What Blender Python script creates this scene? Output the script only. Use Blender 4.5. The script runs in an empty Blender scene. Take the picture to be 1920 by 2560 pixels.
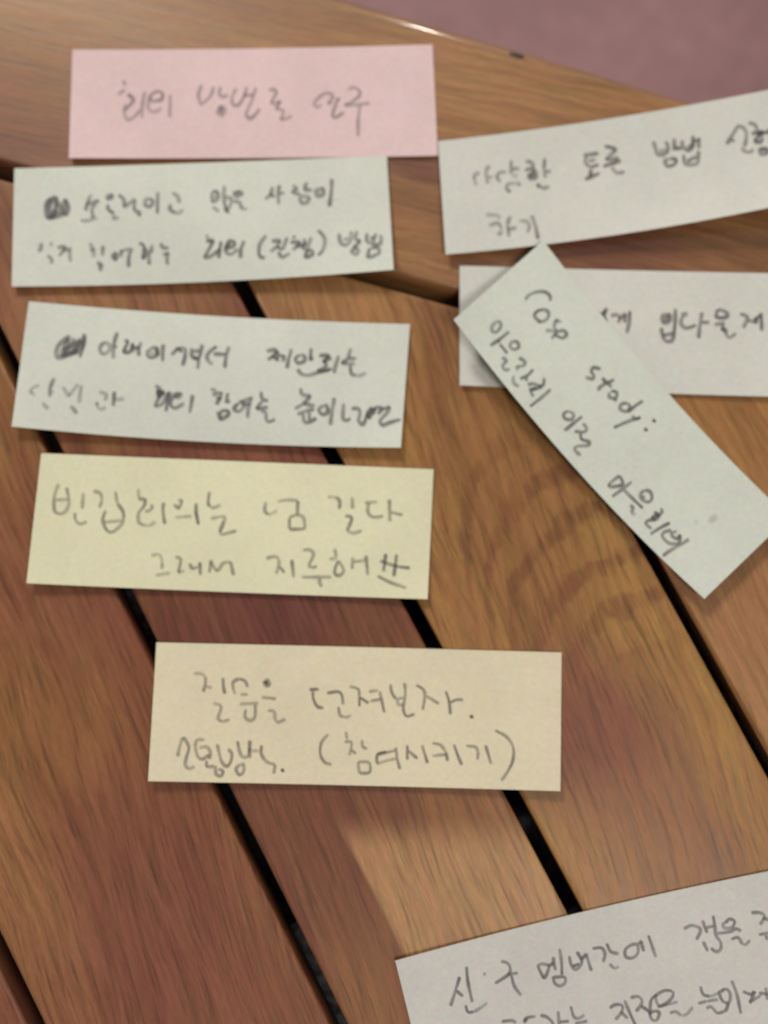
import bpy, bmesh, math, random
from mathutils import Vector, Matrix
R = math.radians
S = bpy.context.scene
COL = S.collection

# ------------------------------------------------------------------ camera, world, lamps, exposure
FPX, W, H = 2129.0, 1920.0, 2560.0      # focal length in photo pixels, photo size
TILT = R(8.4); Z0 = 0.164               # tilt from straight down, distance to the table (m)
cam = bpy.data.cameras.new('camera'); camo = bpy.data.objects.new('camera', cam); COL.objects.link(camo)
CAM = Vector((0, -math.sin(TILT)*Z0, math.cos(TILT)*Z0))
camo.location = CAM; camo.rotation_euler = (TILT, 0, 0)
cam.sensor_fit = 'VERTICAL'; cam.sensor_height = 24.0; cam.lens = 24.0*FPX/H
cam.clip_start = 0.005; cam.clip_end = 20
cam.dof.use_dof = True; cam.dof.focus_distance = 0.141; cam.dof.aperture_fstop = 5.2
S.camera = camo

w = bpy.data.worlds.new('World'); S.world = w; w.use_nodes = True
bg = w.node_tree.nodes['Background']
bg.inputs['Color'].default_value = (1.0, 0.95, 0.88, 1); bg.inputs['Strength'].default_value = 0.27

def area(name, loc, target, size, power, color):
    l = bpy.data.lights.new(name, 'AREA'); l.shape = 'DISK'; l.size = size; l.energy = power; l.color = color
    o = bpy.data.objects.new(name, l); COL.objects.link(o); o.location = loc
    o.rotation_euler = (Vector(target)-Vector(loc)).to_track_quat('-Z', 'Y').to_euler(); return o
area('ceiling_lamp', (-0.55, 1.35, 0.90), (0.03, 0.0, 0), 0.34, 22.8, (1.0, 0.97, 0.89))
area('fill_lamp', (0.55, -0.75, 1.40), (0.05, 0, 0), 0.5, 14.0, (1.0, 0.95, 0.88))  # added soft fill, no known lamp of the room
area('edge_glint_lamp', (0.155, 1.15, 0.565), (0.01, 0.1, 0), 0.028, 1.8, (1.0, 0.95, 0.86))  # added lamp, only there for the glint on the far table edge

S.view_settings.view_transform = 'Standard'; S.view_settings.look = 'None'
S.view_settings.exposure = 0.0; S.view_settings.gamma = 1.0
S.render.engine = 'CYCLES'
S.cycles.transparent_max_bounces = 24

# ------------------------------------------------------------------ helpers
def on(px, py, z=0.0):
    """point of the table-top plane (or of a plane z above it) for a point measured on the photograph"""
    d = Vector(((px-W/2)/FPX, -(py-H/2)/FPX, -1.0))
    d = Matrix.Rotation(TILT, 3, 'X') @ d
    t = (z-CAM.z)/d.z
    return CAM + d*t

def link(name, me, mat=None, parent=None, loc=None, rotz=0.0, **props):
    o = bpy.data.objects.new(name, me); COL.objects.link(o)
    if mat is not None: me.materials.append(mat)
    if loc is not None: o.location = loc
    o.rotation_euler.z = rotz
    if parent is not None: o.parent = parent
    for k, v in props.items(): o[k] = v
    return o
def empty(name, loc, label, cat, group=None):
    o = bpy.data.objects.new(name, None); COL.objects.link(o); o.location = loc; o.empty_display_size = 0.01
    o['label'] = label; o['category'] = cat
    if group: o['group'] = group
    return o

class NT:
    """small helper for writing node trees"""
    def __init__(s, mat):
        mat.use_nodes = True; s.t = mat.node_tree; s.n = s.t.nodes; s.l = s.t.links; s.n.clear()
        s.out = s.n.new('ShaderNodeOutputMaterial')
    def put(s, sock, v):
        if isinstance(v, bpy.types.NodeSocket): s.l.new(v, sock)
        elif v is not None: sock.default_value = v
    def math(s, op, a, b=None, clamp=False):
        m = s.n.new('ShaderNodeMath'); m.operation = op; m.use_clamp = clamp
        s.put(m.inputs[0], a); s.put(m.inputs[1], b); return m.outputs[0]
    def vmath(s, op, a, b=None):
        m = s.n.new('ShaderNodeVectorMath'); m.operation = op
        s.put(m.inputs[0], a); s.put(m.inputs[1], b)
        return m.outputs['Value'] if op in ('LENGTH', 'DISTANCE') else m.outputs[0]
    def mapping(s, v, loc=(0,0,0), rot=(0,0,0), sc=(1,1,1)):
        m = s.n.new('ShaderNodeMapping'); s.put(m.inputs['Vector'], v)
        m.inputs['Location'].default_value = loc; m.inputs['Rotation'].default_value = rot; m.inputs['Scale'].default_value = sc
        return m.outputs[0]
    def noise(s, v, scale=1, detail=2, rough=.5, color=False):
        m = s.n.new('ShaderNodeTexNoise'); s.put(m.inputs['Vector'], v); m.inputs['Scale'].default_value = scale
        m.inputs['Detail'].default_value = detail; m.inputs['Roughness'].default_value = rough
        return m.outputs['Color' if color else 'Fac']
    def rng(s, v, a, b, c, d, smooth=True):
        m = s.n.new('ShaderNodeMapRange'); m.interpolation_type = 'SMOOTHSTEP' if smooth else 'LINEAR'
        s.put(m.inputs['Value'], v)
        for k, x in zip(('From Min','From Max','To Min','To Max'), (a,b,c,d)): m.inputs[k].default_value = x
        return m.outputs['Result']
    def mix(s, f, a, b, mode='MIX'):
        m = s.n.new('ShaderNodeMix'); m.data_type = 'RGBA'; m.blend_type = mode
        s.put(m.inputs[0], f); s.put(m.inputs[6], a); s.put(m.inputs[7], b); return m.outputs[2]
    def gray(s, v):
        m = s.n.new('ShaderNodeCombineColor')
        for i in range(3): s.put(m.inputs[i], v)
        return m.outputs[0]
    def sep(s, v):
        m = s.n.new('ShaderNodeSeparateXYZ'); s.put(m.inputs[0], v); return m.outputs
    def comb(s, x, y, z=0.0):
        m = s.n.new('ShaderNodeCombineXYZ'); s.put(m.inputs[0], x); s.put(m.inputs[1], y); s.put(m.inputs[2], z); return m.outputs[0]
    def bump(s, h, strength, dist):
        m = s.n.new('ShaderNodeBump'); m.inputs['Strength'].default_value = strength; m.inputs['Distance'].default_value = dist
        s.put(m.inputs['Height'], h); return m.outputs[0]
    def bsdf(s, color, rough, normal=None, **kw):
        b = s.n.new('ShaderNodeBsdfPrincipled'); s.put(b.inputs['Base Color'], color); s.put(b.inputs['Roughness'], rough)
        if normal is not None: s.put(b.inputs['Normal'], normal)
        for k, v in kw.items(): s.put(b.inputs[k.replace('_', ' ')], v)
        s.l.new(b.outputs[0], s.out.inputs['Surface']); return b

RED = (0.128, 0.040, 0.020, 1); GOLD = (0.240, 0.116, 0.038, 1)
def wood(name, seed, dark=RED, light=GOLD, angle=0.0, bias=0.0, patches=(), arches=None, sap=None, pore=1.0, coat=.08, coatr=.25):
    """oiled hardwood; grain runs along local Y. patches = (x, y, radius across, radius along, colour, strength) in local cm"""
    mat = bpy.data.materials.new(name); t = NT(mat)
    tc = t.n.new('ShaderNodeTexCoord'); P0 = t.mapping(tc.outputs['Object'], sc=(100, 100, 100))
    P = t.mapping(P0, rot=(0, 0, angle), loc=(seed*3.7, seed*11.3, seed))
    wob = t.noise(t.mapping(P, sc=(.35, .12, .3)), 1, 2)
    wob2 = t.noise(t.mapping(P, sc=(1.6, .5, 1)), 1, 2)
    off = t.math('ADD', t.math('MULTIPLY', t.math('SUBTRACT', wob, .5), 1.2), t.math('MULTIPLY', t.math('SUBTRACT', wob2, .5), .10))
    PW = t.vmath('ADD', P, t.comb(off, 0.0))
    broad = t.noise(t.mapping(PW, sc=(.55, .10, .5)), 1, 2, .55)
    mid = t.noise(t.mapping(PW, sc=(3.4, .22, 2)), 1, 3, .6)
    fac = t.math('ADD', t.math('MULTIPLY', t.math('SUBTRACT', broad, .5), 1.9), t.math('MULTIPLY', t.math('SUBTRACT', mid, .5), 1.05))
    fac = t.math('ADD', fac, .5 + bias, clamp=True)
    col = t.mix(fac, dark, light)
    Q = t.vmath('ADD', P0, t.comb(t.math('MULTIPLY', off, .5), t.math('MULTIPLY', off, 1.2)))
    for (x, y, rx, ry, c, s) in patches:
        d = t.vmath('LENGTH', t.mapping(t.vmath('SUBTRACT', Q, (x, y, 0)), sc=(1/rx, 1/ry, 0)))
        col = t.mix(t.math('MULTIPLY', t.rng(d, .15, 1.15, 1, 0), s), col, c)
    if sap:      # (px, py, dirx, diry, y_top, colour) : sapwood on the right of a line, fading out above y_top
        x, y, dx, dy, ytop, c = sap
        xs = t.sep(t.vmath('ADD', P0, t.comb(t.math('MULTIPLY', t.math('SUBTRACT', wob2, .5), .12), 0.0)))
        side = t.math('ADD', t.math('MULTIPLY', t.math('SUBTRACT', xs[0], x), dy), t.math('MULTIPLY', t.math('SUBTRACT', xs[1], y), -dx))
        a = t.rng(side, -.04, .05, 0, 1)
        b = t.rng(t.math('ADD', xs[1], t.math('MULTIPLY', xs[0], .55)), ytop-.55, ytop+.35, 1, 0)
        col = t.mix(t.math('MULTIPLY', t.math('MULTIPLY', a, b), .95), col, c)
    if arches:   # (x, y, rx, ry, freq, curve) cathedral figure
        x, y, rx, ry, fr, cv, arot = arches
        A = t.mapping(t.vmath('SUBTRACT', P0, (x, y, 0)), rot=(0, 0, arot))
        nz = t.math('SUBTRACT', t.noise(t.mapping(A, sc=(.9, .9, 1)), 1, 3, .6), .5)
        xs = t.sep(A)
        x2 = t.math('MULTIPLY', t.math('MULTIPLY', xs[0], xs[0]), cv)
        x2 = t.math('ADD', x2, t.math('MULTIPLY', t.math('POWER', t.math('ABSOLUTE', xs[0]), 4.0), .035))
        ph = t.math('ADD', t.math('ADD', xs[1], x2), t.math('MULTIPLY', nz, 1.1))
        wv = t.math('SINE', t.math('MULTIPLY', ph, fr))
        m = t.math('MULTIPLY', t.rng(wv, -.25, .9, 0, 1), t.rng(t.vmath('LENGTH', t.mapping(A, sc=(1/rx, 1/ry, 0))), .55, 1.1, 1, 0))
        brk = t.rng(t.noise(t.mapping(P, sc=(7, 1.3, 1)), 1, 2), .34, .62, .30, 1)
        col = t.mix(t.math('MULTIPLY', t.math('MULTIPLY', m, brk), .70), col, (0.135, 0.050, 0.020, 1))
    # pores and fine streaks
    fine = t.noise(t.mapping(PW, sc=(7.5, .45, 5)), 1, 2, .6)
    pores = t.noise(t.mapping(PW, sc=(16, .75, 9), loc=(7, 3, 0)), 1, 2, .6)
    k1 = t.rng(fine, .30, .68, .85, 1.11)
    k2 = t.rng(pores, .48, .74, 1.05, 1.0-.36*pore)
    rayf = t.rng(t.noise(t.mapping(P, sc=(30, 5, 9)), 1, 1), .3, .75, .93, 1.07)
    k = t.math('MULTIPLY', t.math('MULTIPLY', k1, k2), rayf)
    col = t.mix(1.0, col, t.gray(k), 'MULTIPLY')
    hue = t.noise(t.mapping(PW, sc=(4.5, .9, 3), loc=(31, 5, 0)), 1, 2, .6)
    col = t.mix(1.0, col, t.mix(t.rng(hue, .32, .68, 0, 1), (1.04, .94, .98, 1), (1.0, 1.01, .93, 1)), 'MULTIPLY')
    nrm = t.bump(t.math('SUBTRACT', fine, t.math('MULTIPLY', pores, .7)), .25, .0002)
    t.bsdf(col, t.rng(fine, .3, .7, .42, .55), nrm, Coat_Weight=coat, Coat_Roughness=coatr, Specular_IOR_Level=.3)
    return mat

def paper_mat(name, c, seed):
    mat = bpy.data.materials.new(name); t = NT(mat)
    tc = t.n.new('ShaderNodeTexCoord'); P = t.mapping(tc.outputs['Object'], sc=(100, 100, 100), loc=(seed*5, seed*3, 0))
    n1 = t.noise(P, .45, 3, .6); n2 = t.noise(P, 14, 3, .7); nc = t.noise(P, 9, 2, .6, True)
    k = t.math('MULTIPLY', t.rng(n1, .3, .7, .955, 1.03), t.rng(n2, .3, .7, .965, 1.03))
    col = t.mix(1.0, c + (1,), t.gray(k), 'MULTIPLY')
    col = t.mix(.10, col, nc, 'OVERLAY')
    nrm = t.bump(t.math('ADD', n2, t.math('MULTIPLY', n1, 3)), .18, .0002)
    t.bsdf(col, .85, nrm, Specular_IOR_Level=.2)
    return mat

def pencil_mat():
    mat = bpy.data.materials.new('pencil_graphite'); t = NT(mat)
    at = t.n.new('ShaderNodeAttribute'); at.attribute_name = 'press'
    uv = t.n.new('ShaderNodeUVMap')
    v = t.sep(uv.outputs[0])[1]
    edge = t.rng(t.math('ABSOLUTE', t.math('SUBTRACT', v, .5)), .26, .5, 1, 0)
    tc = t.n.new('ShaderNodeTexCoord'); P = t.mapping(tc.outputs['Object'], sc=(100, 100, 100))
    g = t.rng(t.noise(P, 38, 2, .7), .3, .62, .82, 1.05)
    g2 = t.rng(t.noise(P, 5, 2, .6), .3, .7, .88, 1.08)
    a = t.math('MULTIPLY', t.math('MULTIPLY', t.math('MULTIPLY', at.outputs['Fac'], edge), g), g2, clamp=True)
    tr = t.n.new('ShaderNodeBsdfTransparent'); b = t.n.new('ShaderNodeBsdfPrincipled')
    b.inputs['Base Color'].default_value = (.085, .074, .082, 1); b.inputs['Roughness'].default_value = .55
    m = t.n.new('ShaderNodeMixShader'); t.l.new(a, m.inputs[0]); t.l.new(tr.outputs[0], m.inputs[1]); t.l.new(b.outputs[0], m.inputs[2])
    t.l.new(m.outputs[0], t.out.inputs['Surface'])
    return mat

# ------------------------------------------------------------------ floor
def build_floor():
    me = bpy.data.meshes.new('floor')
    s = 4.0; me.from_pydata([(-s,-s,0),(s,-s,0),(s,s,0),(-s,s,0)], [], [(0,1,2,3)])
    mat = bpy.data.materials.new('floor_mauve'); t = NT(mat)
    tc = t.n.new('ShaderNodeTexCoord'); P = tc.outputs['Object']
    n = t.noise(P, 1.7, 3, .55); n2 = t.noise(P, 60, 2, .6)
    col = t.mix(t.rng(n, .3, .7, 0, 1), (.185, .094, .102, 1), (.330, .178, .186, 1))
    col = t.mix(1, col, t.gray(t.rng(n2, .3, .7, .85, 1.1)), 'MULTIPLY')
    t.bsdf(col, .7, t.bump(n2, .3, .002))
    link('floor', me, mat, loc=(0, 0, -0.72), kind='structure')
build_floor()

# ------------------------------------------------------------------ table
def line_pts(a, b, z=0): return on(*a, z), on(*b, z)
def isect(p, d, q, e):
    den = d.x*e.y - d.y*e.x; s = ((q.x-p.x)*e.y - (q.y-p.y)*e.x)/den
    return Vector((p.x+d.x*s, p.y+d.y*s, 0))
def board(name, poly, thick, mat, parent, org, ang, bevel=.0007, seg=3, top=0.0, ease=None):
    """a board cut to the outline poly (world xy), rounded along its edges; its own local Y runs along the grain"""
    bm = bmesh.new(); rot = Matrix.Rotation(-ang, 3, 'Z'); o3 = Vector((org.x, org.y, 0))
    loc = [rot @ (Vector((p.x, p.y, 0))-o3) for p in poly]
    area2 = sum(loc[i].x*loc[(i+1) % len(loc)].y-loc[(i+1) % len(loc)].x*loc[i].y for i in range(len(loc)))
    ease = list(ease) if ease else [1.0]*len(loc)
    if area2 < 0: loc.reverse(); ease = ease[-2::-1]+ease[-1:]
    loc = [p.to_2d() for p in loc]; n = len(loc)
    def inset(d):                                     # mitred inset of the outline
        out = []
        for i in range(n):
            e0 = (loc[i]-loc[i-1]).normalized(); e1 = (loc[(i+1) % n]-loc[i]).normalized()
            n0 = Vector((-e0.y, e0.x)); n1 = Vector((-e1.y, e1.x)); a0, a1 = ease[i-1], ease[i]; cr = n0.x*n1.y-n0.y*n1.x
            if abs(a0-a1) < 1e-6: mt = (n0+n1)/(1+n0.dot(n1))*a0
            else: mt = Vector((a0*n1.y-a1*n0.y, a1*n0.x-a0*n1.x))/cr
            out.append(loc[i]+mt*d)
        return out
    rings = []
    for k in range(seg+1):
        th = math.pi/2*k/seg; rings.append((bevel*(1-math.sin(th)), -bevel*(1-math.cos(th))))
    rings += [(0, -thick+bevel), (bevel, -thick)]
    rv = [[bm.verts.new((p.x, p.y, z)) for p in inset(d)] for d, z in rings]
    bm.faces.new(rv[0]); bm.faces.new(rv[-1][::-1])
    for r0, r1 in zip(rv, rv[1:]):
        for i in range(n): bm.faces.new((r0[i], r1[i], r1[(i+1) % n], r0[(i+1) % n]))
    bm.normal_update()
    for f in bm.faces: f.smooth = abs(f.normal.z) < .999
    me = bpy.data.meshes.new(name); bm.to_mesh(me); bm.free()
    ob = link(name, me, mat, parent, rotz=ang); ob.location = Vector((org.x, org.y, top)) - parent.location
    return ob

table = empty('slatted_table', (0, 0, 0), 'brown wooden slatted table top with narrow dark gaps, under all the paper strips', 'table')
# joint lines between slats (points read on the photograph, laid on the table top)
G = [line_pts((0, 2382), (86, 2560)), line_pts((110, 1077), (845, 2560)), line_pts((601, 706), (1438, 2278)), line_pts((1600, 1325), (1896, 1860))]
G = [(a, (a-b).normalized()) for a, b in G]                       # direction points away from the viewer
def shift(g, d): n = Vector((g[1].y, -g[1].x, 0)); return (g[0]+n*d, g[1])   # +d = to the right
ww = .0475
G = [shift(G[0], -2*ww), shift(G[0], -ww)] + G + [shift(G[3], ww), shift(G[3], 2*ww), shift(G[3], 3*ww), shift(G[3], 4*ww)]
inner_a, inner_b = line_pts((0, 447), (1143, 768)); idir = (inner_b-inner_a).normalized()
rin_a, rin_b = line_pts((0, 401), (1143, 725))
GAP = .00285
END = (Vector((0, -.22, 0)), Vector((math.cos(R(-14)), math.sin(R(-14)), 0)))
def loc_of(px, py, org, ang):
    v = Matrix.Rotation(-ang, 3, 'Z') @ (on(px, py)-org); return v.x*100, v.y*100

specs = {}   # per slat look, keyed by index of its left joint
def patch(px, py, rx, ry, c, s): return (px, py, rx, ry, c, s)
PALE = (.320, .175, .080, 1); TAN = (.265, .130, .055, 1); DEEP = (.105, .032, .024, 1); REDB = (.155, .052, .034, 1)
specs[0] = dict(seed=1.3, angle=R(6))
specs[1] = dict(seed=2.1, angle=R(6), patches=[patch(40, 2500, 3, 5, REDB, .8)])
specs[2] = dict(seed=5.2, angle=R(8), bias=-.05, dark=(.130, .038, .018, 1), patches=[patch(60, 900, 3, 4, GOLD, .6), patch(0, 1700, 2.2, 4, GOLD, .5), patch(350, 2350, 3.4, 4.5, REDB, .85), patch(170, 1500, 2.5, 3.5, REDB, .6), patch(0, 2100, 1.2, 4, TAN, .55)])
specs[3] = dict(seed=8.4, angle=R(7), bias=-.08, dark=(.120, .034, .018, 1), patches=[patch(260, 730, 4, 2.2, TAN, .5), patch(600, 1100, 3, 2, REDB, .6), patch(650, 1550, 4, 2.6, DEEP, .8), patch(700, 2100, 3.4, 4, DEEP, .55)], sapx=(830, 2030, 1010, 2380, 2075))
specs[4] = dict(seed=3.3, angle=R(9), bias=.28, light=(.265, .138, .040, 1), patches=[patch(800, 760, 3.5, 2, TAN, .6), patch(1100, 1400, 4, 4, GOLD, .65), patch(1500, 1850, 2.0, 2.4, REDB, .85), patch(1400, 2230, 4, 1.8, TAN, .6), patch(1760, 2150, 1.6, 2.4, REDB, .4)], archx=(1450, 1330, 3.2, 2.9, 6.6, .16, 0.0))
specs[5] = dict(seed=6.6, angle=R(5), bias=.25, light=(.270, .138, .046, 1), patches=[patch(1850, 1700, 4, 7, TAN, .85), patch(1800, 1080, 4, 2.5, GOLD, .5)], pore=.6)
specs[6] = dict(seed=7.7, angle=R(4), bias=.1)
specs[7] = dict(seed=9.7, angle=R(4)); specs[8] = dict(seed=12.7, angle=R(4))
for i in range(len(G)-1):
    L = shift(G[i], GAP/2); Rr = shift(G[i+1], -GAP/2)
    a = isect(L[0], L[1], inner_a, idir); b = isect(Rr[0], Rr[1], inner_a, idir)
    c = isect(Rr[0], Rr[1], *END); d = isect(L[0], L[1], *END)
    dm = (L[1]+Rr[1]).normalized(); ang = math.atan2(dm.y, dm.x)-math.pi/2
    org = (a+b+c+d)/4; sp = dict(specs[i])
    sp['patches'] = [loc_of(p[0], p[1], org, ang)+tuple(p[2:]) for p in sp.get('patches', [])]
    if 'sapx' in sp:
        x0, y0, x1, y1, yt = sp.pop('sapx'); p0 = loc_of(x0, y0, org, ang); p1 = loc_of(x1, y1, org, ang)
        v = Vector((p0[0]-p1[0], p0[1]-p1[1])).normalized()
        tp = loc_of(x0+160, yt, org, ang)
        sp['sap'] = (p0[0], p0[1], v.x, v.y, tp[1]+.55*tp[0], PALE)
    if 'archx' in sp:
        ax = sp.pop('archx'); sp['arches'] = loc_of(ax[0], ax[1], org, ang)+tuple(ax[2:])
    board('slat', [a, b, c, d], .0075, wood('oiled_wood_slat_%d' % i, **sp), table, org, ang)

# outer edge board
oa, ob_ = line_pts((920, 1), (1770, 254)); odir = (ob_-oa).normalized(); rdir = (rin_b-rin_a).normalized()
org = (on(900, 330)); org.z = 0; ang = math.atan2(rdir.y, rdir.x)+math.pi/2
bow = [on(-1300, -662), on(-500, -424), on(0, -276), on(500, -127), on(920, 0), on(1345, 124), on(1770, 253), on(2300, 424), on(2900, 628)]
ends = [on(3000, 1270), on(-1300, 33)]
ends = [isect(ends[0], Vector((0, 1, 0)), rin_a, rdir), isect(ends[1], Vector((0, 1, 0)), rin_a, rdir)]
rp = [loc_of(90, 230, org, ang), loc_of(1200, 200, org, ang), loc_of(30, 360, org, ang), loc_of(1040, 420, org, ang), loc_of(1500, 610, org, ang), loc_of(700, 50, org, ang), loc_of(1060, 530, org, ang)]
RG = (.205, .088, .030, 1)
board('edge_board', bow+ends, .022, wood('oiled_wood_edge_board', 4.4, bias=.10, angle=R(-3), dark=(.150, .060, .024, 1), light=(.275, .140, .052, 1),
      patches=[rp[0]+(2.0, 3.0, RG, .5), rp[1]+(1.6, 4, (.285, .145, .060, 1), .6), rp[2]+(1.3, 3, REDB, .6), rp[3]+(.5, 1.2, DEEP, .8), rp[4]+(1.1, 2.6, DEEP, .75), rp[5]+(.8, 3, RG, .5)], pore=.5, coat=1.0, coatr=.10),  # both DEEP patches here: shadow below two strips, painted into the wood colour
      table, org, ang, bevel=.0035, seg=8, ease=[1.0]*(len(bow)-1)+[.22]*3)
# small dark dent in the outer rim
bm = bmesh.new(); bmesh.ops.create_uvsphere(bm, u_segments=20, v_segments=10, radius=1)
for v in bm.verts: v.co = Vector((v.co.x*.0017, v.co.y*.00055, v.co.z*.0002))
for f in bm.faces: f.smooth = True
me = bpy.data.meshes.new('dent'); bm.to_mesh(me); bm.free()
dm_ = bpy.data.materials.new('dent_stain'); NT(dm_).bsdf((.03, .018, .014, 1), .6)
p = on(1292, 138); link('dent', me, dm_, table, loc=(p.x, p.y, -.00005), rotz=math.atan2(odir.y, odir.x))
# grey battens that carry the slats, glimpsed down in the joints
bt = bpy.data.materials.new('batten_grey'); t = NT(bt)
tc = t.n.new('ShaderNodeTexCoord'); n = t.noise(tc.outputs['Object'], 420, 3, .7)
t.bsdf(t.mix(t.rng(n, .4, .65, 0, 1), (.012, .011, .012, 1), (.11, .10, .11, 1)), .6)
pm = bpy.data.materials.new('gap_shade_black'); t = NT(pm)  # near-black standing in for the shade down in the gaps
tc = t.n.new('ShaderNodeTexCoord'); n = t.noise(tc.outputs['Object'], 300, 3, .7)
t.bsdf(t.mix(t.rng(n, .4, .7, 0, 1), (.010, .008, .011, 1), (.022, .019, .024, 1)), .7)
o0 = Vector((0, 0, 0)); e1 = rin_a - rdir*.10 - Vector((0, .010, 0)); e2 = rin_b + rdir*.16 - Vector((0, .010, 0)); e1.z = e2.z = 0
board('gap_darkening_panel', [Vector((e1.x, -.24, 0)), Vector((e2.x, -.30, 0)), e2 + Vector((0, .03, 0)), e1 + Vector((0, .03, 0))], .006, pm, table, o0, 0, bevel=.001, top=-.041)  # added panel under the slats, makes the gaps read black
bdir = Vector((.9, .42, 0)).normalized(); bn = Vector((-bdir.y, bdir.x, 0))
for (px, py, hw) in ((345, 1560, .0075), (790, 2440, .011)):
    c0 = on(px, py, -.022); c0.z = 0
    poly = [c0-bdir*.25-bn*hw, c0+bdir*.12-bn*hw, c0+bdir*.12+bn*hw, c0-bdir*.25+bn*hw]
    board('batten', poly, .018, bt, table, c0, math.atan2(bdir.y, bdir.x), bevel=.001, top=-.0215)

# ------------------------------------------------------------------ sticky notes
PENCIL = pencil_mat()
class Note:
    bold = 1.0
    def __init__(s, label, tl, tr, br, bl, mat, base=.00015, lift=(0,0,0,0), top=0, bot=0, left=(0, 0), right=(0, 0), mid=0.0):
        s.c = [Vector(p) for p in (tl, tr, br, bl)]; s.base = base; s.lift = lift; s.top = top; s.bot = bot; s.mid = mid
        s.left = Vector(left); s.right = Vector(right); s.mat = mat; s.n = 0
        m = sum(s.c, Vector((0, 0)))/4
        s.root = empty('sticky_note', on(m.x, m.y, base), label, 'sticky note', 'handwritten paper strips laid on the table')
        s.build()
    def px(s, u, v):
        a, b, c, d = s.c
        p = (a*(1-u)+b*u)*(1-v) + (d*(1-u)+c*u)*v
        q = 4*u*(1-u); r = 4*v*(1-v)
        return p + Vector((0, q*(s.top*(1-v)+s.bot*v))) + (s.left*(1-u)+s.right*u)*r
    def z(s, u, v):
        w_ = ((1-u)*(1-v), u*(1-v), u*v, (1-u)*v)
        return s.base + sum(h*x**2.2 for h, x in zip(s.lift, w_)) + s.mid*16*u*(1-u)*v*(1-v)
    def uv(s, p):
        u, v = .5, .5
        for _ in range(12):
            q = s.px(u, v); e = 1e-3
            du = (s.px(u+e, v)-q)/e; dv = (s.px(u, v+e)-q)/e; r = p-q
            det = du.x*dv.y-du.y*dv.x
            u += (r.x*dv.y-r.y*dv.x)/det; v += (du.x*r.y-du.y*r.x)/det
        return min(max(u, 0), 1), min(max(v, 0), 1)
    def build(s):
        NU, NV = 48, 18; th = .0001; V = []; F = []
        for side in (0, 1):
            for j in range(NV+1):
                for i in range(NU+1):
                    u, v = i/NU, j/NV; q = s.px(u, v); z = s.z(u, v); P = on(q.x, q.y, z)
                    if side: P = P - Vector((0, 0, th))
                    V.append(P-s.root.location)
        K = (NU+1)*(NV+1); I = lambda i, j, k=0: k*K+j*(NU+1)+i
        for j in range(NV):
            for i in range(NU):
                F.append((I(i, j+1), I(i+1, j+1), I(i+1, j), I(i, j))); F.append((I(i, j, 1), I(i+1, j, 1), I(i+1, j+1, 1), I(i, j+1, 1)))
        for i in range(NU):
            F.append((I(i, 0), I(i+1, 0), I(i+1, 0, 1), I(i, 0, 1))); F.append((I(i+1, NV), I(i, NV), I(i, NV, 1), I(i+1, NV, 1)))
        for j in range(NV):
            F.append((I(0, j+1), I(0, j), I(0, j, 1), I(0, j+1, 1))); F.append((I(NU, j), I(NU, j+1), I(NU, j+1, 1), I(NU, j, 1)))
        me = bpy.data.meshes.new('paper'); me.from_pydata(V, [], F)
        for k, p in enumerate(me.polygons): p.use_smooth = k < NU*NV*2
        me.set_sharp_from_angle(angle=R(40))
        link('paper', me, s.mat, s.root)
    def write(s, crop, strokes, press=.55, width=8.6, name='handwritten_word'):
        """one pencilled word: smooth ribbons following the paper. crop = (x0, y0, scale) of the measured view"""
        x0, y0, sc = crop; V = []; F = []; UV = []; PR = []
        rnd = random.Random(len(strokes)*7+int(x0)+s.n)
        for st in strokes.split(';'):
            st = st.strip()
            if not st: continue
            pr, wd = press*.84+.09, width*1.34
            toks = st.split()
            while toks[0][0] in 'ow':
                if toks[0][0] == 'o': pr = float(toks[0][1:])*.84+.09
                else: wd = float(toks[0][1:])*1.3
                toks = toks[1:]
            pts = [Vector((x0+float(a.split(',')[0])/sc, y0+float(a.split(',')[1])/sc)) for a in toks]
            if len(pts) == 2 and (pts[1]-pts[0]).length < 6:      # a dot: a small filled spiral
                c0 = (pts[0]+pts[1])/2; pts = [c0+Vector((math.cos(k*1.3), math.sin(k*1.3)))*(.4+.5*k) for k in range(7)]; wd *= .8
            # Catmull-Rom
            ext = [pts[0]*2-pts[1]] + pts + [pts[-1]*2-pts[-2]]; C = []
            for i in range(1, len(ext)-2):
                p0, p1, p2, p3 = ext[i-1:i+3]; n = max(3, int((p2-p1).length/2.2))
                for k in range(n):
                    t = k/n; C.append(.5*((2*p1)+(p2-p0)*t+(2*p0-5*p1+4*p2-p3)*t*t+(-p0+3*p1-3*p2+p3)*t**3))
            wd *= s.bold; C.append(pts[-1]); m = len(C); b0 = len(V); s.n += 1
            ph = rnd.uniform(0, 6); zb = .00004+.000004*s.n % .00004
            L = 0
            for i, q in enumerate(C):
                tg = (C[min(i+1, m-1)]-C[max(i-1, 0)]);
                if tg.length < 1e-6: tg = Vector((1, 0))
                tg.normalize(); nn = Vector((-tg.y, tg.x))
                if i: L += (C[i]-C[i-1]).length
                e = min(1, (min(i, m-1-i)+.7)/max(2.2, .5*wd/2.2)); hw = wd/2*(.45+.55*math.sqrt(e))*(1+.10*math.sin(L*.11+ph))
                prr = pr*(.90+.16*math.sin(L*.06+ph*2))*(.6+.4*e)
                for sgn in (-1, 1):
                    qq = q+nn*hw*sgn; u, v = s.uv(qq)
                    P = on(qq.x, qq.y, s.z(u, v)+zb+1e-7*i); V.append(P-s.root.location); UV.append((i/m, .5+.5*sgn)); PR.append(prr)
            for i in range(m-1): F.append((b0+2*i, b0+2*i+2, b0+2*i+3, b0+2*i+1))
        me = bpy.data.meshes.new(name); me.from_pydata(V, [], F)
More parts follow.
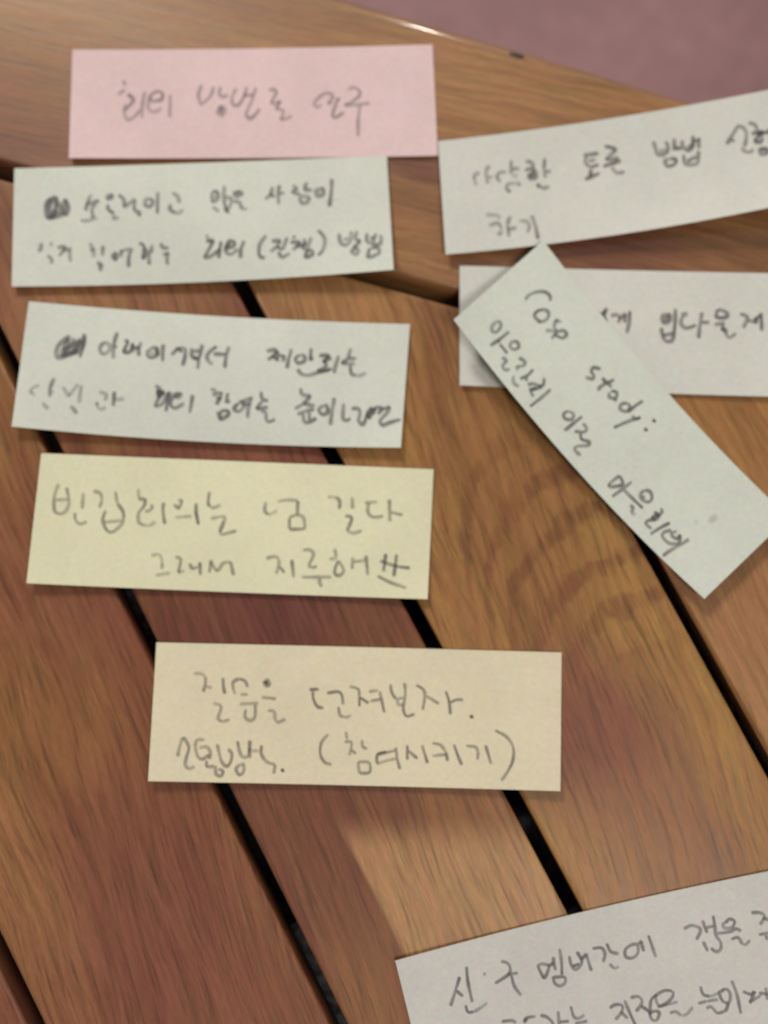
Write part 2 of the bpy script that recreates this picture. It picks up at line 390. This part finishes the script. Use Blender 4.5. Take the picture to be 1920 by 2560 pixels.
        ul = me.uv_layers.new(name='UVMap')
        for lp in me.loops: ul.data[lp.index].uv = UV[lp.vertex_index]
        at = me.attributes.new('press', 'FLOAT', 'POINT'); at.data.foreach_set('value', PR)
        link(name, me, PENCIL, s.root)

WHITE = (.520, .535, .485); WARMW = (.510, .508, .472); YEL = (.590, .568, .405); YEL2 = (.575, .515, .378); PINK = (.600, .445, .455)
M = dict(p=paper_mat('pink_paper', PINK, 1), w1=paper_mat('pale_green_paper_a', WHITE, 2), w2=paper_mat('pale_green_paper_b', WHITE, 3),
         y1=paper_mat('yellow_paper', YEL, 4), y2=paper_mat('buff_paper', YEL2, 5), w3=paper_mat('off_white_paper_a', WARMW, 6),
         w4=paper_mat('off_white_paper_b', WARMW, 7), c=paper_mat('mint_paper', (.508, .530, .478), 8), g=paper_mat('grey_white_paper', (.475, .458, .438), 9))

pink = Note('pink strip at the top with three faint pencilled words', (181,124), (1081,111), (1095,389), (172,395), M['p'], mid=.0002, lift=(0, .0002, .0004, .0009), top=4, bot=3)
w1 = Note('pale strip directly under the pink one, with a blacked-out mark', (36,421), (967,389), (984,674), (29,716), M['w1'], mid=.0007, base=.0008, lift=(.0004, 0, .0020, .0003), top=2, bot=10)
w2 = Note('pale strip just above the yellow one, sloping down to the right, with a scribbled-out mark', (72,753), (1025,810), (1002,1119), (29,1066), M['w2'], mid=.0007, base=.0003, lift=(.0003, .0004, .0014, .0014), top=9, bot=12)
y1 = Note('yellow strip on the left, above the buff one, with a pencilled hash mark', (103,1133), (1084,1173), (1069,1498), (66,1458), M['y1'], mid=.0005, lift=(.0008, .0004, .0010, .0014), top=0, bot=2)
y2 = Note('buff yellow strip lying lowest in the centre, with writing in round brackets', (391,1606), (1404,1631), (1401,1978), (370,1953), M['y2'], mid=.0004, lift=(.0004, .0004, .0013, .0013), top=-1, bot=-2)
w3 = Note('pale strip at the upper right, tilted up to the right beside the pink one', (1095,353), (2000,208), (2020,498), (1114,636), M['w3'], base=.0010, lift=(0, .0015, .0050, .0008), top=12, bot=16)
w4 = Note('pale horizontal strip on the right, lying partly beneath the diagonal mint strip', (1149,664), (2110,686), (2118,996), (1149,963), M['w4'], mid=.0003, lift=(.0003, .0004, .001, .0006), top=2, bot=3)
cs = Note('mint strip lying diagonally over two other strips, reading case study', (1358,601), (1972,1293), (1761,1497), (1134,799), M['c'], base=.0018, lift=(.0010, .0003, .0006, .0045), top=30, bot=33)
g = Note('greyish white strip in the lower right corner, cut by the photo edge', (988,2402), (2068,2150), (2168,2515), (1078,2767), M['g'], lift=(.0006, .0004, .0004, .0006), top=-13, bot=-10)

for nt in (w1, w2, w3, w4): nt.bold = 1.12
P1 = (250,180,4.1475); P2 = (600,180,4.1475)
pink.write(P1, 'o.42 240,85 262,140; 180,235 225,205 260,180; w10 o.5 285,225 345,285 310,340 250,400; o.3 262,330 250,420 290,495 360,460 420,390; 465,205 440,330 435,480', 0.33)
pink.write(P1, 'o.42 600,290 545,300 520,250 590,200 645,220 640,280 590,300; o.3 520,250 495,340 520,400 580,410 640,370; 728,235 725,350 722,470', 0.35)
pink.write(P1, '1055,130 1020,230 1040,320 1065,345; 1175,150 1150,240 1060,330; 1255,150 1235,220 1270,255 1330,235; w12 1225,380 1260,360 1290,395 1265,440 1225,420 1240,385 1270,410', 0.33)
pink.write(P2, '-37,165 -82,260 -72,330 -22,345 38,260 70,150; o.3 38,240 140,238; 165,160 120,300 65,430 100,480 150,450 210,375', 0.35)
pink.write(P2, '295,190 345,180 375,215 330,300 340,325 430,300; 420,300 380,375 450,400 420,500; o.3 420,500 470,485 540,455', 0.33)
pink.write(P2, '950,310 920,325 960,260 930,220 870,225 790,290 770,335 800,360 850,340; o.35 1020,260 960,440 1000,465 1080,410; o.3 1040,270 1010,290', 0.31)
pink.write(P2, '1120,185 1170,160 1230,185 1240,240 1160,310 1095,345 1240,335 1345,320; 1245,345 1225,500 1225,670', 0.31)

A = (80,450,4.1475)
w1.write(A, '200,190 150,260 160,380 230,360 250,200 200,210 180,300 210,380 240,300; 350,190 320,300 350,350 370,280 345,200; 150,390 250,375 330,350; o.4 260,220 300,300 270,350', .62, 11)
w1.write(A, '600,170 570,250 555,320; 560,250 630,235 700,210; 660,250 620,300 630,360 630,400; o.3 500,415 570,420 680,390; o.25 590,150 630,170', .52)
w1.write(A, '760,180 820,150 830,180 770,200; 790,250 790,300 850,350; o.3 850,350 850,400 905,385', .6)
w1.write(A, '895,150 950,200 960,270 1010,240 1070,190; 1070,200 1060,300 1110,340 1110,380', .52)
w1.write(A, '1215,185 1175,215 1180,265 1230,270 1250,220 1215,185; 1305,120 1300,240 1300,350', .52)
w1.write(A, '1455,130 1510,170 1530,240; 1440,250 1430,300 1490,345; o.35 1490,345 1530,335 1570,300', .5)
w1.write(A, '95,650 90,710 60,740; o.25 195,640 200,690; 160,780 200,820 205,870; 260,700 340,700 280,790; 320,730 390,720; 395,690 390,760 400,850', .42)
w1.write(A, 'o.25 600,650 630,720 590,720; o.25 640,700 640,800; 735,680 730,790; 670,850 720,880 690,900; o.3 690,900 710,930 740,900', .48)
w1.write(A, '870,745 835,790 870,820 880,750; 925,720 920,800; o.3 920,740 1020,710; 1035,700 1005,800 1000,905', .55)
w1.write(A, '1110,650 1160,690 1150,820; 1170,700 1190,760 1140,820; 1250,670 1215,780 1215,880; 1230,740 1260,735', .52)
w1.write(A, '1330,650 1360,700 1420,700; 1350,770 1420,760; 1410,740 1400,830 1410,880', .48)
B = (450,430,3.016)
w1.write(B, '240,150 280,150 285,200 245,220 240,150; o.35 250,180 275,190; o.4 245,260 295,300; 335,100 330,200 350,280 370,310; 335,190 385,200 375,260 345,280 350,300; 460,150 410,160 430,185 470,160 430,140; o.4 400,215 470,235; 455,240 465,280; o.35 465,280 510,275', .52)
w1.write(B, '700,110 680,170 640,205; 675,160 715,190; 750,95 740,170 745,245; o.4 745,165 790,155', .5)
w1.write(B, '845,100 880,125 850,150 910,170; 955,75 945,130 1000,135; 900,180 970,190 960,225 920,235 900,190', .48)
w1.write(B, '1055,120 1025,145 1040,180 1080,170 1080,130 1055,120; o.3 1040,150 1070,150; o.66 1145,50 1140,150 1125,260', .52)
w1.write(B, 'o.4 200,470 210,500; 195,520 245,520 225,570 190,640 240,630 300,580; 310,520 290,650', .6)
w1.write(B, '385,530 350,570 400,560 410,530 370,520 345,590 380,620 440,580; 485,515 460,580 455,650', .58)
w1.write(B, '650,475 600,550 600,630 640,650; 690,520 750,520 720,570 680,600; 725,560 770,585; 810,490 770,590; 740,600 770,640 830,610; 850,480 870,500; 830,530 900,530 850,590; 870,560 930,550 960,530; 940,500 930,590; 990,490 960,580 950,640 1000,620 990,590 950,600; 1040,435 1090,500 1080,580 1040,630', .54)
w1.write(B, 'o.4 1200,460 1210,530 1250,550 1290,510 1290,440; o.4 1230,510 1280,500; 1335,440 1325,500 1365,520; 1325,560 1295,600 1330,620 1345,590 1320,560 1365,520', .5)
w1.write(B, '1410,460 1410,520 1450,530 1480,460; o.4 1430,500 1470,490; 1515,470 1510,540 1450,545; 1430,570 1420,640 1500,610 1490,570 1440,570', .56)

A = (60,800,3.318); B = (550,840,3.318)
w2.write(A, 'o.5 385,130 280,220 285,310 400,270 490,200 500,110; 370,150 310,290; 420,150 330,300; 480,150 400,280; 300,300 460,260; w8 500,120 490,220 460,310; 320,250 480,170', .55, 11)
w2.write(A, 'o.42 665,180 630,230 650,280 700,260 710,210 665,180; 775,100 745,200 740,320; 745,225 775,220', .52)
w2.write(A, '830,170 860,180 830,260 880,260 900,200 905,270; 900,230 960,230; 975,180 950,240 955,300', .6)
w2.write(A, '1040,240 1020,280 1050,310 1100,290 1090,230 1040,240; 1105,220 1110,300; 1155,200 1150,270 1150,345; o.3 1040,270 1080,275', .55)
w2.write(A, '1220,290 1280,240 1310,270; 1250,240 1330,235 1335,300 1315,380; 1390,230 1395,300 1450,310 1480,200; 1395,260 1460,255; 1400,310 1445,330 1440,410', .56)
w2.write(A, '1600,232 1580,230 1520,290 1530,350; o.35 1530,350 1570,365; 1570,280 1680,285; 1700,218 1676,303 1666,398', .58)
w2.write(B, '385,125 450,115 465,140 395,200; 430,165 490,205; 480,120 470,200; 480,160 530,170 520,215; 595,105 570,190 555,270', .56)
w2.write(B, '660,155 625,190 650,225 700,205 700,165 660,155; 755,95 750,210; 750,190 775,185; 645,270 670,310 730,325 820,300 930,270', .54)
w2.write(B, '820,160 900,165 860,210 930,180; 860,200 880,250 820,290 910,285; 985,160 960,240 945,310', .56)
w2.write(B, '1085,100 1070,180 1130,185; 1060,190 1020,225 1120,230; 1080,240 1090,310 1130,330; o.4 1130,330 1170,325 1215,305', .54)
w2.write(A, 'o.2 130,540 70,560; 70,560 55,600 90,620; o.45 250,480 215,570 215,640; 215,600 250,590; 150,680 200,740; 320,550 375,640; 370,630 450,530; 475,540 455,690; o.4 385,710 440,775', .28)
w2.write(A, 'o.28 620,590 680,620 670,670; 610,680 600,710; o.28 600,710 640,740 680,720; 750,590 740,715; o.3 740,660 830,655', .5)
w2.write(A, '1085,545 1140,570; o.75 w11 1100,600 1150,600 1120,630 1110,590 1150,620; 1130,620 1090,710 1150,690 1200,600; 1210,590 1175,760', .6)
w2.write(A, '1290,610 1260,640 1290,640 1300,610 1250,620 1215,690 1250,730 1330,690; 1400,620 1375,770', .55)
w2.write(B, 'o.35 -80,440 -30,450; -66,485 10,475 -30,570; -36,505 14,525; 65,470 50,560; 50,540 90,545; 0,670 10,625 60,620 70,650 10,690 0,670; o.4 -20,625 0,690', .58)
w2.write(B, '150,560 115,600 150,625 195,590 180,545 150,560; 180,545 260,510; 190,570 250,560; 265,500 235,600 230,680', .55)
w2.write(B, '340,460 350,520 400,540; 350,540 310,600 400,590; 340,620 380,640 380,700; o.4 380,700 410,710 460,690', .5)
w2.write(B, '670,430 680,480 760,500; 750,500 690,560 620,605; o.4 690,560 790,580; 640,650 750,610 780,620; 690,640 700,710 740,715 800,680; 740,620 740,700', .56)
w2.write(B, '865,570 820,610 850,650 895,630 885,580 865,570; 950,510 930,620 915,740', .56)
w2.write(B, '1025,560 1020,680 1050,700 1085,680; 1090,600 1150,605 1160,650 1150,700 1190,730 1230,620; 1215,680 1250,600 1240,680 1280,600 1270,650; 1280,590 1340,600 1310,650; 1350,610 1400,590 1390,630 1330,700 1350,740 1400,720 1500,690', .55)

A = (100,1200,3.318); B = (600,1200,3.318)
y1.write(A, '155,30 120,130 120,250 165,280 215,255 240,180 220,60; o.22 130,165 235,160; 360,105 350,240; 290,270 290,330; o.25 290,330 330,365 390,345', .38)
y1.write(A, 'o.3 440,90 500,110 515,170; 515,170 490,230; 625,95 640,190; 640,190 690,270 680,360 600,430 550,410 520,330 545,250; o.25 530,350 680,335', .42)
y1.write(A, 'o.35 815,75 820,150; 810,155 870,165 860,220 820,270 820,350 880,380; o.25 880,380 920,370 960,345; o.35 920,200 930,230 890,260 870,250; o.6 1025,185 1020,260 1035,365', .42)
y1.write(A, '1110,200 1150,230 1175,170 1140,170; o.22 1120,310 1260,300; o.65 1295,190 1295,270 1315,370', .36)
y1.write(A, 'o.5 1405,95 1395,190 1410,220; o.35 1410,220 1440,230 1500,205; o.32 1415,320 1530,310 1490,440; o.32 1490,440 1520,450 1630,420; o.3 1520,340 1490,430', .4)
y1.write(A, 'o.28 920,625 990,620 1015,680; 1015,680 1010,740; o.3 960,790 1080,770', .42)
y1.write(A, 'o.28 1120,640 1170,645; 1170,645 1160,710 1145,770; o.25 1145,770 1200,750; 1240,690 1260,740; o.35 1260,740 1310,720; 1325,680 1330,790', .44)
y1.write(A, '1420,660 1405,770; o.32 1415,680 1470,750 1520,690 1590,680; 1585,680 1590,720 1605,790', .46)
y1.write(B, '215,180 205,250 235,290; o.25 235,290 310,255; o.25 310,180 390,165 480,170; 480,170 475,290; 410,310 410,410; 410,410 540,405; 540,405 525,310 470,290 410,310', .42)
y1.write(B, 'o.3 725,140 790,140; 790,140 825,170 825,240; 930,140 935,240; 870,295 925,310 910,370 885,420; o.35 885,420 940,440 1010,420', .46)
y1.write(B, 'o.4 1035,190 1140,180; o.36 1070,190 1060,260 1100,305 1190,300; 1240,160 1240,250 1245,345; o.35 1245,265 1350,290', .46)
y1.write(B, 'o.32 215,650 290,635 325,660; 325,660 320,710 300,780; 325,715 370,770; 430,660 445,810', .44)
y1.write(B, '520,580 580,580 610,620 575,700 590,730; o.32 590,730 640,715; o.32 510,805 760,805; 665,815 660,850 680,890', .42)
y1.write(B, 'o.35 785,570 800,640; o.25 740,655 810,650; 815,670 790,730 790,780 830,790 860,750 830,690 810,670; 935,640 930,740; o.32 940,680 1040,665; 1045,625 1060,790', .44)
y1.write(B, '1210,610 1190,760; 1300,615 1275,800; 1160,670 1220,690 1300,715 1410,730; o.42 1140,795 1250,850 1380,895', .54, name='hash_mark')

A = (420,1660,4.1475); B = (760,1660,2.9625)
y2.write(A, 'o.28 265,95 340,100 390,130; 390,130 385,210 365,290; o.28 390,235 460,245; 570,140 575,230 590,310; o.32 465,405 550,425; 550,425 545,480 520,560 560,600; o.38 560,600 640,575', .46)
y2.write(A, '740,150 675,190 680,280; o.28 680,280 700,310; 740,150 800,180 825,240; o.3 750,315 830,315; o.32 740,415 940,405; 805,470 800,550 850,585 900,550 905,420', .42)
y2.write(A, 'w11 1000,180 1030,170 1045,210 1020,220 1000,190 1040,200; o.42 970,345 1120,360; o.36 1035,480 1100,495 1110,590; 1110,590 1150,600 1220,570', .42)
y2.write(A, '100,960 120,860 155,770 200,820 215,880 190,970 180,1040 210,1095; o.25 210,1095 280,1060', .42)
y2.write(A, 'o.32 380,785 300,790 280,860; 280,860 310,960 360,985 430,940; o.35 320,870 400,860 440,920 430,990; 400,1000 405,1060 480,1060; 490,1050 500,1140 550,1160 570,1110 520,1090', .42)
y2.write(A, '510,830 530,920 560,1020 610,1060 650,1010 660,930 620,880; o.35 745,1040 705,1090 740,1150 785,1110 780,1040 745,1050; 720,795 740,900 770,960 830,950 850,790; 850,860 850,980; o.3 870,900 940,900', .46)
y2.write(A, 'o.55 970,840 965,920 1000,1000; 1000,1000 1060,1030 1110,1040; 1110,1040 1105,1080 1095,1140; 1183,1100 1188,1106', .45)
y2.write(B, '40,190 110,185; 65,200 70,260 100,315 145,325; 170,215 250,205 280,230 290,300; 255,315 265,375 295,395; o.35 295,395 320,392 350,380', .54, 7.5)
y2.write(B, 'o.4 335,165 400,185 410,240; 410,240 410,315; 410,245 480,290; o.4 480,205 550,195; o.35 490,275 570,260; 560,200 580,290 595,360', .52, 7.5)
y2.write(B, '640,150 650,210 680,260; o.35 680,260 740,250; 745,140 750,230 735,330 760,385 820,370; o.3 690,265 700,300 740,300', .52, 7.5)
y2.write(B, '830,155 880,185 895,230 880,340; o.45 905,235 1000,295; 1050,200 1075,280 1085,375; o.42 1085,285 1130,265 1180,265; w9 1238,388 1243,393', .52, 7.5)
y2.write(B, '180,520 130,580 120,660 150,725 205,745', .5, 7.5, name='bracket')
y2.write(B, '310,500 320,560; 300,575 350,580 345,640 335,675; 350,635 385,665; 430,560 435,610 465,630; 400,725 410,810; 410,810 485,800 480,730 400,725', .44, 7.5)
y2.write(B, '610,650 545,670 540,740; o.35 540,740 600,720 680,700; o.4 545,670 680,640; 680,615 690,700 710,780', .5, 7.5)
y2.write(B, '765,600 765,710; 770,640 840,700; 875,600 895,670 915,735; o.42 950,585 1010,600 1050,650; 1050,650 1065,720; o.35 950,680 1050,670; 1110,595 1140,680 1170,750', .5, 7.5)
y2.write(B, 'o.4 1200,605 1270,615 1290,650; 1290,650 1285,710; 1345,600 1365,670 1385,740', .5, 7.5)
y2.write(B, '1415,490 1500,540 1550,620 1545,720 1500,810 1460,865', .48, 7.5, name='bracket')

A = (1150,370,4.1475); B = (1520,280,4.1475); T = (920,0,1.659)
w3.write(A, '135,275 205,260; 145,280 150,340; o.28 150,340 175,390; 305,180 270,250 290,370; o.22 290,300 345,300', .38)
w3.write(A, '480,250 420,250 385,290 400,340; o.26 400,340 430,345; 530,125 530,270; o.3 540,215 620,210; o.3 540,285 600,290; 560,360 490,380 490,430 530,455; o.28 560,360 610,370 615,400', .4)
w3.write(A, '680,135 740,150 770,200; 670,235 740,210 780,240; w11 740,220 780,250 780,300 730,310 720,280 780,260; 880,105 870,220; o.4 870,220 880,265 890,310; 880,235 945,245; 795,370 840,410; o.4 840,410 880,412 930,395', .55)
w3.write(A, '1285,60 1310,70 1440,55; 1310,75 1300,150 1350,200; 1330,135 1410,120; 1350,200 1440,170; 1360,215 1350,300; 1295,325 1450,260', .54)
w3.write(T, '980,605 1025,620 990,660 1040,655; 975,690 1050,665; o.4 1010,690 1030,715 1065,712', .58)
w3.write(B, '470,300 495,380 520,440 600,440; 600,300 625,380 600,440; o.4 530,410 610,385; 690,270 685,400; 690,375 770,375; 640,480 590,510 620,560 690,540 705,490 640,480', .58)
w3.write(B, '765,290 780,360 830,400 880,350 880,240; 820,380 880,330; 880,300 945,290; 945,260 940,380; 785,440 800,530 870,545 930,520 940,400; 820,510 920,460', .58)
w3.write(B, '1380,140 1340,160 1270,270 1230,335; 1270,290 1320,300; 1380,140 1430,200 1430,300 1410,360; 1380,370 1440,420; o.4 1440,420 1480,410 1510,385', .54)
w3.write(B, '1455,110 1520,130 1550,180; 1490,230 1560,200 1659,220; w11 1540,220 1610,210 1560,240 1600,240; 1560,250 1530,300 1580,310 1610,260; 1640,220 1720,150; 1620,370 1570,390 1590,440 1650,420 1640,380 1580,400; 1700,120 1690,330', .58)
w3.write(A, 'o.3 270,690 390,700 410,740; 295,805 400,770; 400,770 430,830; o.28 430,830 420,890 380,880; 520,705 490,800; o.32 490,800 510,920; o.3 500,840 590,825', .38)
w3.write(A, 'o.28 610,755 690,760 720,810 700,880; 740,695 780,800 810,945', .5)

A = (1440,700,3.456)
w4.write(A, '170,265 225,300 270,240; 260,260 240,300 270,385', .62)
w4.write(A, '300,310 350,300 380,330 360,370; 370,340 420,300 420,370; 465,265 460,360 440,460', .58)
w4.write(A, 'w11 780,290 745,320 760,365 800,355 805,310 780,290; w11 o.35 775,310 780,350; 860,245 855,380 840,500 810,530 760,510 735,410; 745,480 845,460', .6)
w4.write(A, 'w11 905,295 970,295; 925,310 905,370 950,415 1040,390; 1090,275 1070,400 1060,505; 1085,365 1155,365', .58)
w4.write(A, '1225,250 1215,320 1300,320 1300,280 1225,250; 1195,385 1290,370; 1270,385 1270,430 1290,430 1300,480; o.4 1300,480 1330,495 1385,460', .6)
w4.write(A, '1415,290 1470,310 1480,340 1445,415; 1480,350 1560,360; 1550,320 1560,380; 1600,280 1605,440; 1550,340 1600,300', .56)

A = (1180,700,3.318); B = (1480,1150,3.770)
cs.write(A, '440,165 480,120 560,95 620,105 650,140 645,175; 600,240 540,260 520,300 570,345 625,320 635,270 600,240; 550,330 565,360; o.4 690,325 740,350; o.42 705,325 680,380 700,420 650,420 610,415; 680,450 750,480 785,450 760,420 710,430 680,460 660,490', .56)
cs.write(A, '1070,740 1010,725 990,760 1010,790 1000,820 940,805; 1080,810 1120,850 1180,825; 1120,850 1060,890 1050,920; 1120,850 1160,890; 1140,930 1140,970 1190,980 1200,930 1150,920; 1190,980 1190,1010; 1290,1020 1240,1030 1230,1070 1280,1090 1310,1050 1290,1020; 1420,1000 1360,1040 1290,1095; 1330,1120 1350,1150 1400,1140; 1400,1140 1300,1170 1175,1225; w9 1505,1160 1512,1175; w9 1438,1238 1443,1243', .6)
cs.write(A, 'o.42 225,335 175,370 165,420 205,430 240,380 225,335; 310,425 230,490 150,545; 215,500 230,520', .5)
cs.write(A, '350,500 315,540 340,575 385,560 380,520 350,500; 230,530 295,610; 250,640 285,670 255,710 275,745 315,740', .5)
cs.write(A, '390,640 440,680 425,710 375,720 380,750; 510,740 460,790 400,820; 440,800 460,840; o.42 345,790 345,850 390,885', .55)
cs.write(A, '600,810 590,870 550,880; 460,870 510,860 570,890 470,910; 540,890 490,920 510,970; 655,905 570,980 480,1050', .6)
cs.write(A, '800,1085 760,1110 775,1150 830,1155 840,1110 800,1085; 915,1130 840,1190 765,1250; 920,1185 950,1230 930,1260 850,1255; 900,1270 910,1320 970,1340 960,1370 870,1380 855,1410 900,1455', .56)
cs.write(B, '260,145 170,220 170,250 270,240 290,210 260,145; 375,205 290,270 190,345; 500,280 460,320 470,370 530,395 565,360 550,300 500,280; w10 470,340 500,360; 300,280 380,360 480,455; 360,425 385,450 370,500; o.4 370,500 410,515', .6)
cs.write(B, '650,450 660,490 630,520; w10 590,480 620,540 600,560 570,540 630,520 590,500; 600,560 530,570 510,600 560,650; 735,590 640,640 550,700', .62)
cs.write(B, '830,700 810,740 760,720 750,690 800,670; 750,660 680,680 665,720 720,780 800,790 830,760 830,700; 915,745 830,800 740,850 665,905', .54)
cs.write(B, '960,590 1000,580; 1100,590 1180,520', .07, 16, name='smudge')

A = (1100,2320,4.1475); B = (1440,2260,3.456)
g.write(A, '205,505 170,620 110,810; 170,650 240,710; 275,400 290,560 335,770; 265,800 290,870 350,870; o.4 350,870 420,830 490,775; o.32 450,470 475,485', .62, 8)
g.write(A, '630,345 700,365 730,430 700,490 570,575; 700,485 810,465; 740,490 770,600 840,700', .6, 8)
g.write(A, '1040,370 1020,400 1050,470 1080,515 1110,470 1125,390 1040,370; 1175,300 1180,360 1200,440; 1120,400 1180,360; 1240,215 1260,350 1265,490; 1170,500 1190,570 1240,600 1295,570 1290,510 1180,510', .6, 8)
g.write(A, '1340,290 1360,380 1400,430 1450,400 1470,340 1420,245; 1370,400 1450,370; 1460,330 1520,270; 1515,260 1540,350 1570,445', .64, 8)
g.write(B, '140,385 220,380 250,430 235,505; 265,340 300,410 370,430; 290,515 330,560; o.4 330,560 375,540', .6, 8)
g.write(B, '500,340 430,390 430,455 490,465 535,420 530,350 490,350; 540,345 560,325 575,370 585,410; 625,270 660,370 690,460', .58, 8)
g.write(B, '930,215 1000,185 1070,210 1070,250 1040,310; 1095,140 1110,190 1135,250; 1120,205 1190,190; 1185,100 1200,190 1210,270 1250,330 1250,390 1210,410 1165,380; 1100,325 1140,410', .58, 8)
g.write(B, '1310,150 1270,175 1290,210 1350,200 1370,150 1330,130 1290,160; 1220,255 1330,240 1380,215 1430,235; 1340,305 1400,290 1440,350; o.4 1440,350 1470,348 1505,310', .52, 8)
g.write(B, '1515,75 1590,75 1630,110 1590,180; 1610,120 1680,140; 1580,265 1700,245; 1640,270 1655,310', .58, 8)
g.write(A, '640,970 740,960 790,985; 870,985 900,935 990,915; 900,935 880,970; 1040,905 1100,920 1160,970 1170,995 1150,1050; 1225,860 1240,1050; 1240,975 1340,965', .58, 8)
g.write(A, '1355,810 1390,920 1440,935 1500,900; 1400,990 1530,965', .5, 8)
g.write(B, '290,900 340,870 400,880 390,940 340,1000; 385,930 450,990; 420,830 460,930 530,1080', .6, 8)
g.write(B, '470,810 540,800 570,850 520,930; 560,880 620,920 650,950; 700,780 650,830 640,920 640,960; 680,920 640,950 660,1000 700,1000 720,940 680,920', .6, 8)
g.write(B, '830,750 760,750 690,800 720,880 790,850 840,790 830,750; o.35 700,890 780,870 880,845; 810,945 860,930 910,965; o.32 910,965 960,950 1010,890', .55, 8)
g.write(B, '1075,710 1100,780 1160,800; o.4 1160,800 1200,785 1240,760; 1055,860 1130,840; 1130,840 1180,832 1230,825; 1125,900 1170,890 1220,940 1280,930; 1280,930 1300,910 1320,850', .58, 8)
g.write(B, '1280,740 1240,770 1270,840 1320,850 1335,790 1310,740 1260,740; 1345,660 1390,780 1425,950', .56, 8)
g.write(B, '1440,755 1510,780 1540,760 1500,860; 1500,850 1530,830 1600,790; 1580,770 1680,780; 1640,720 1655,830', .6, 8)
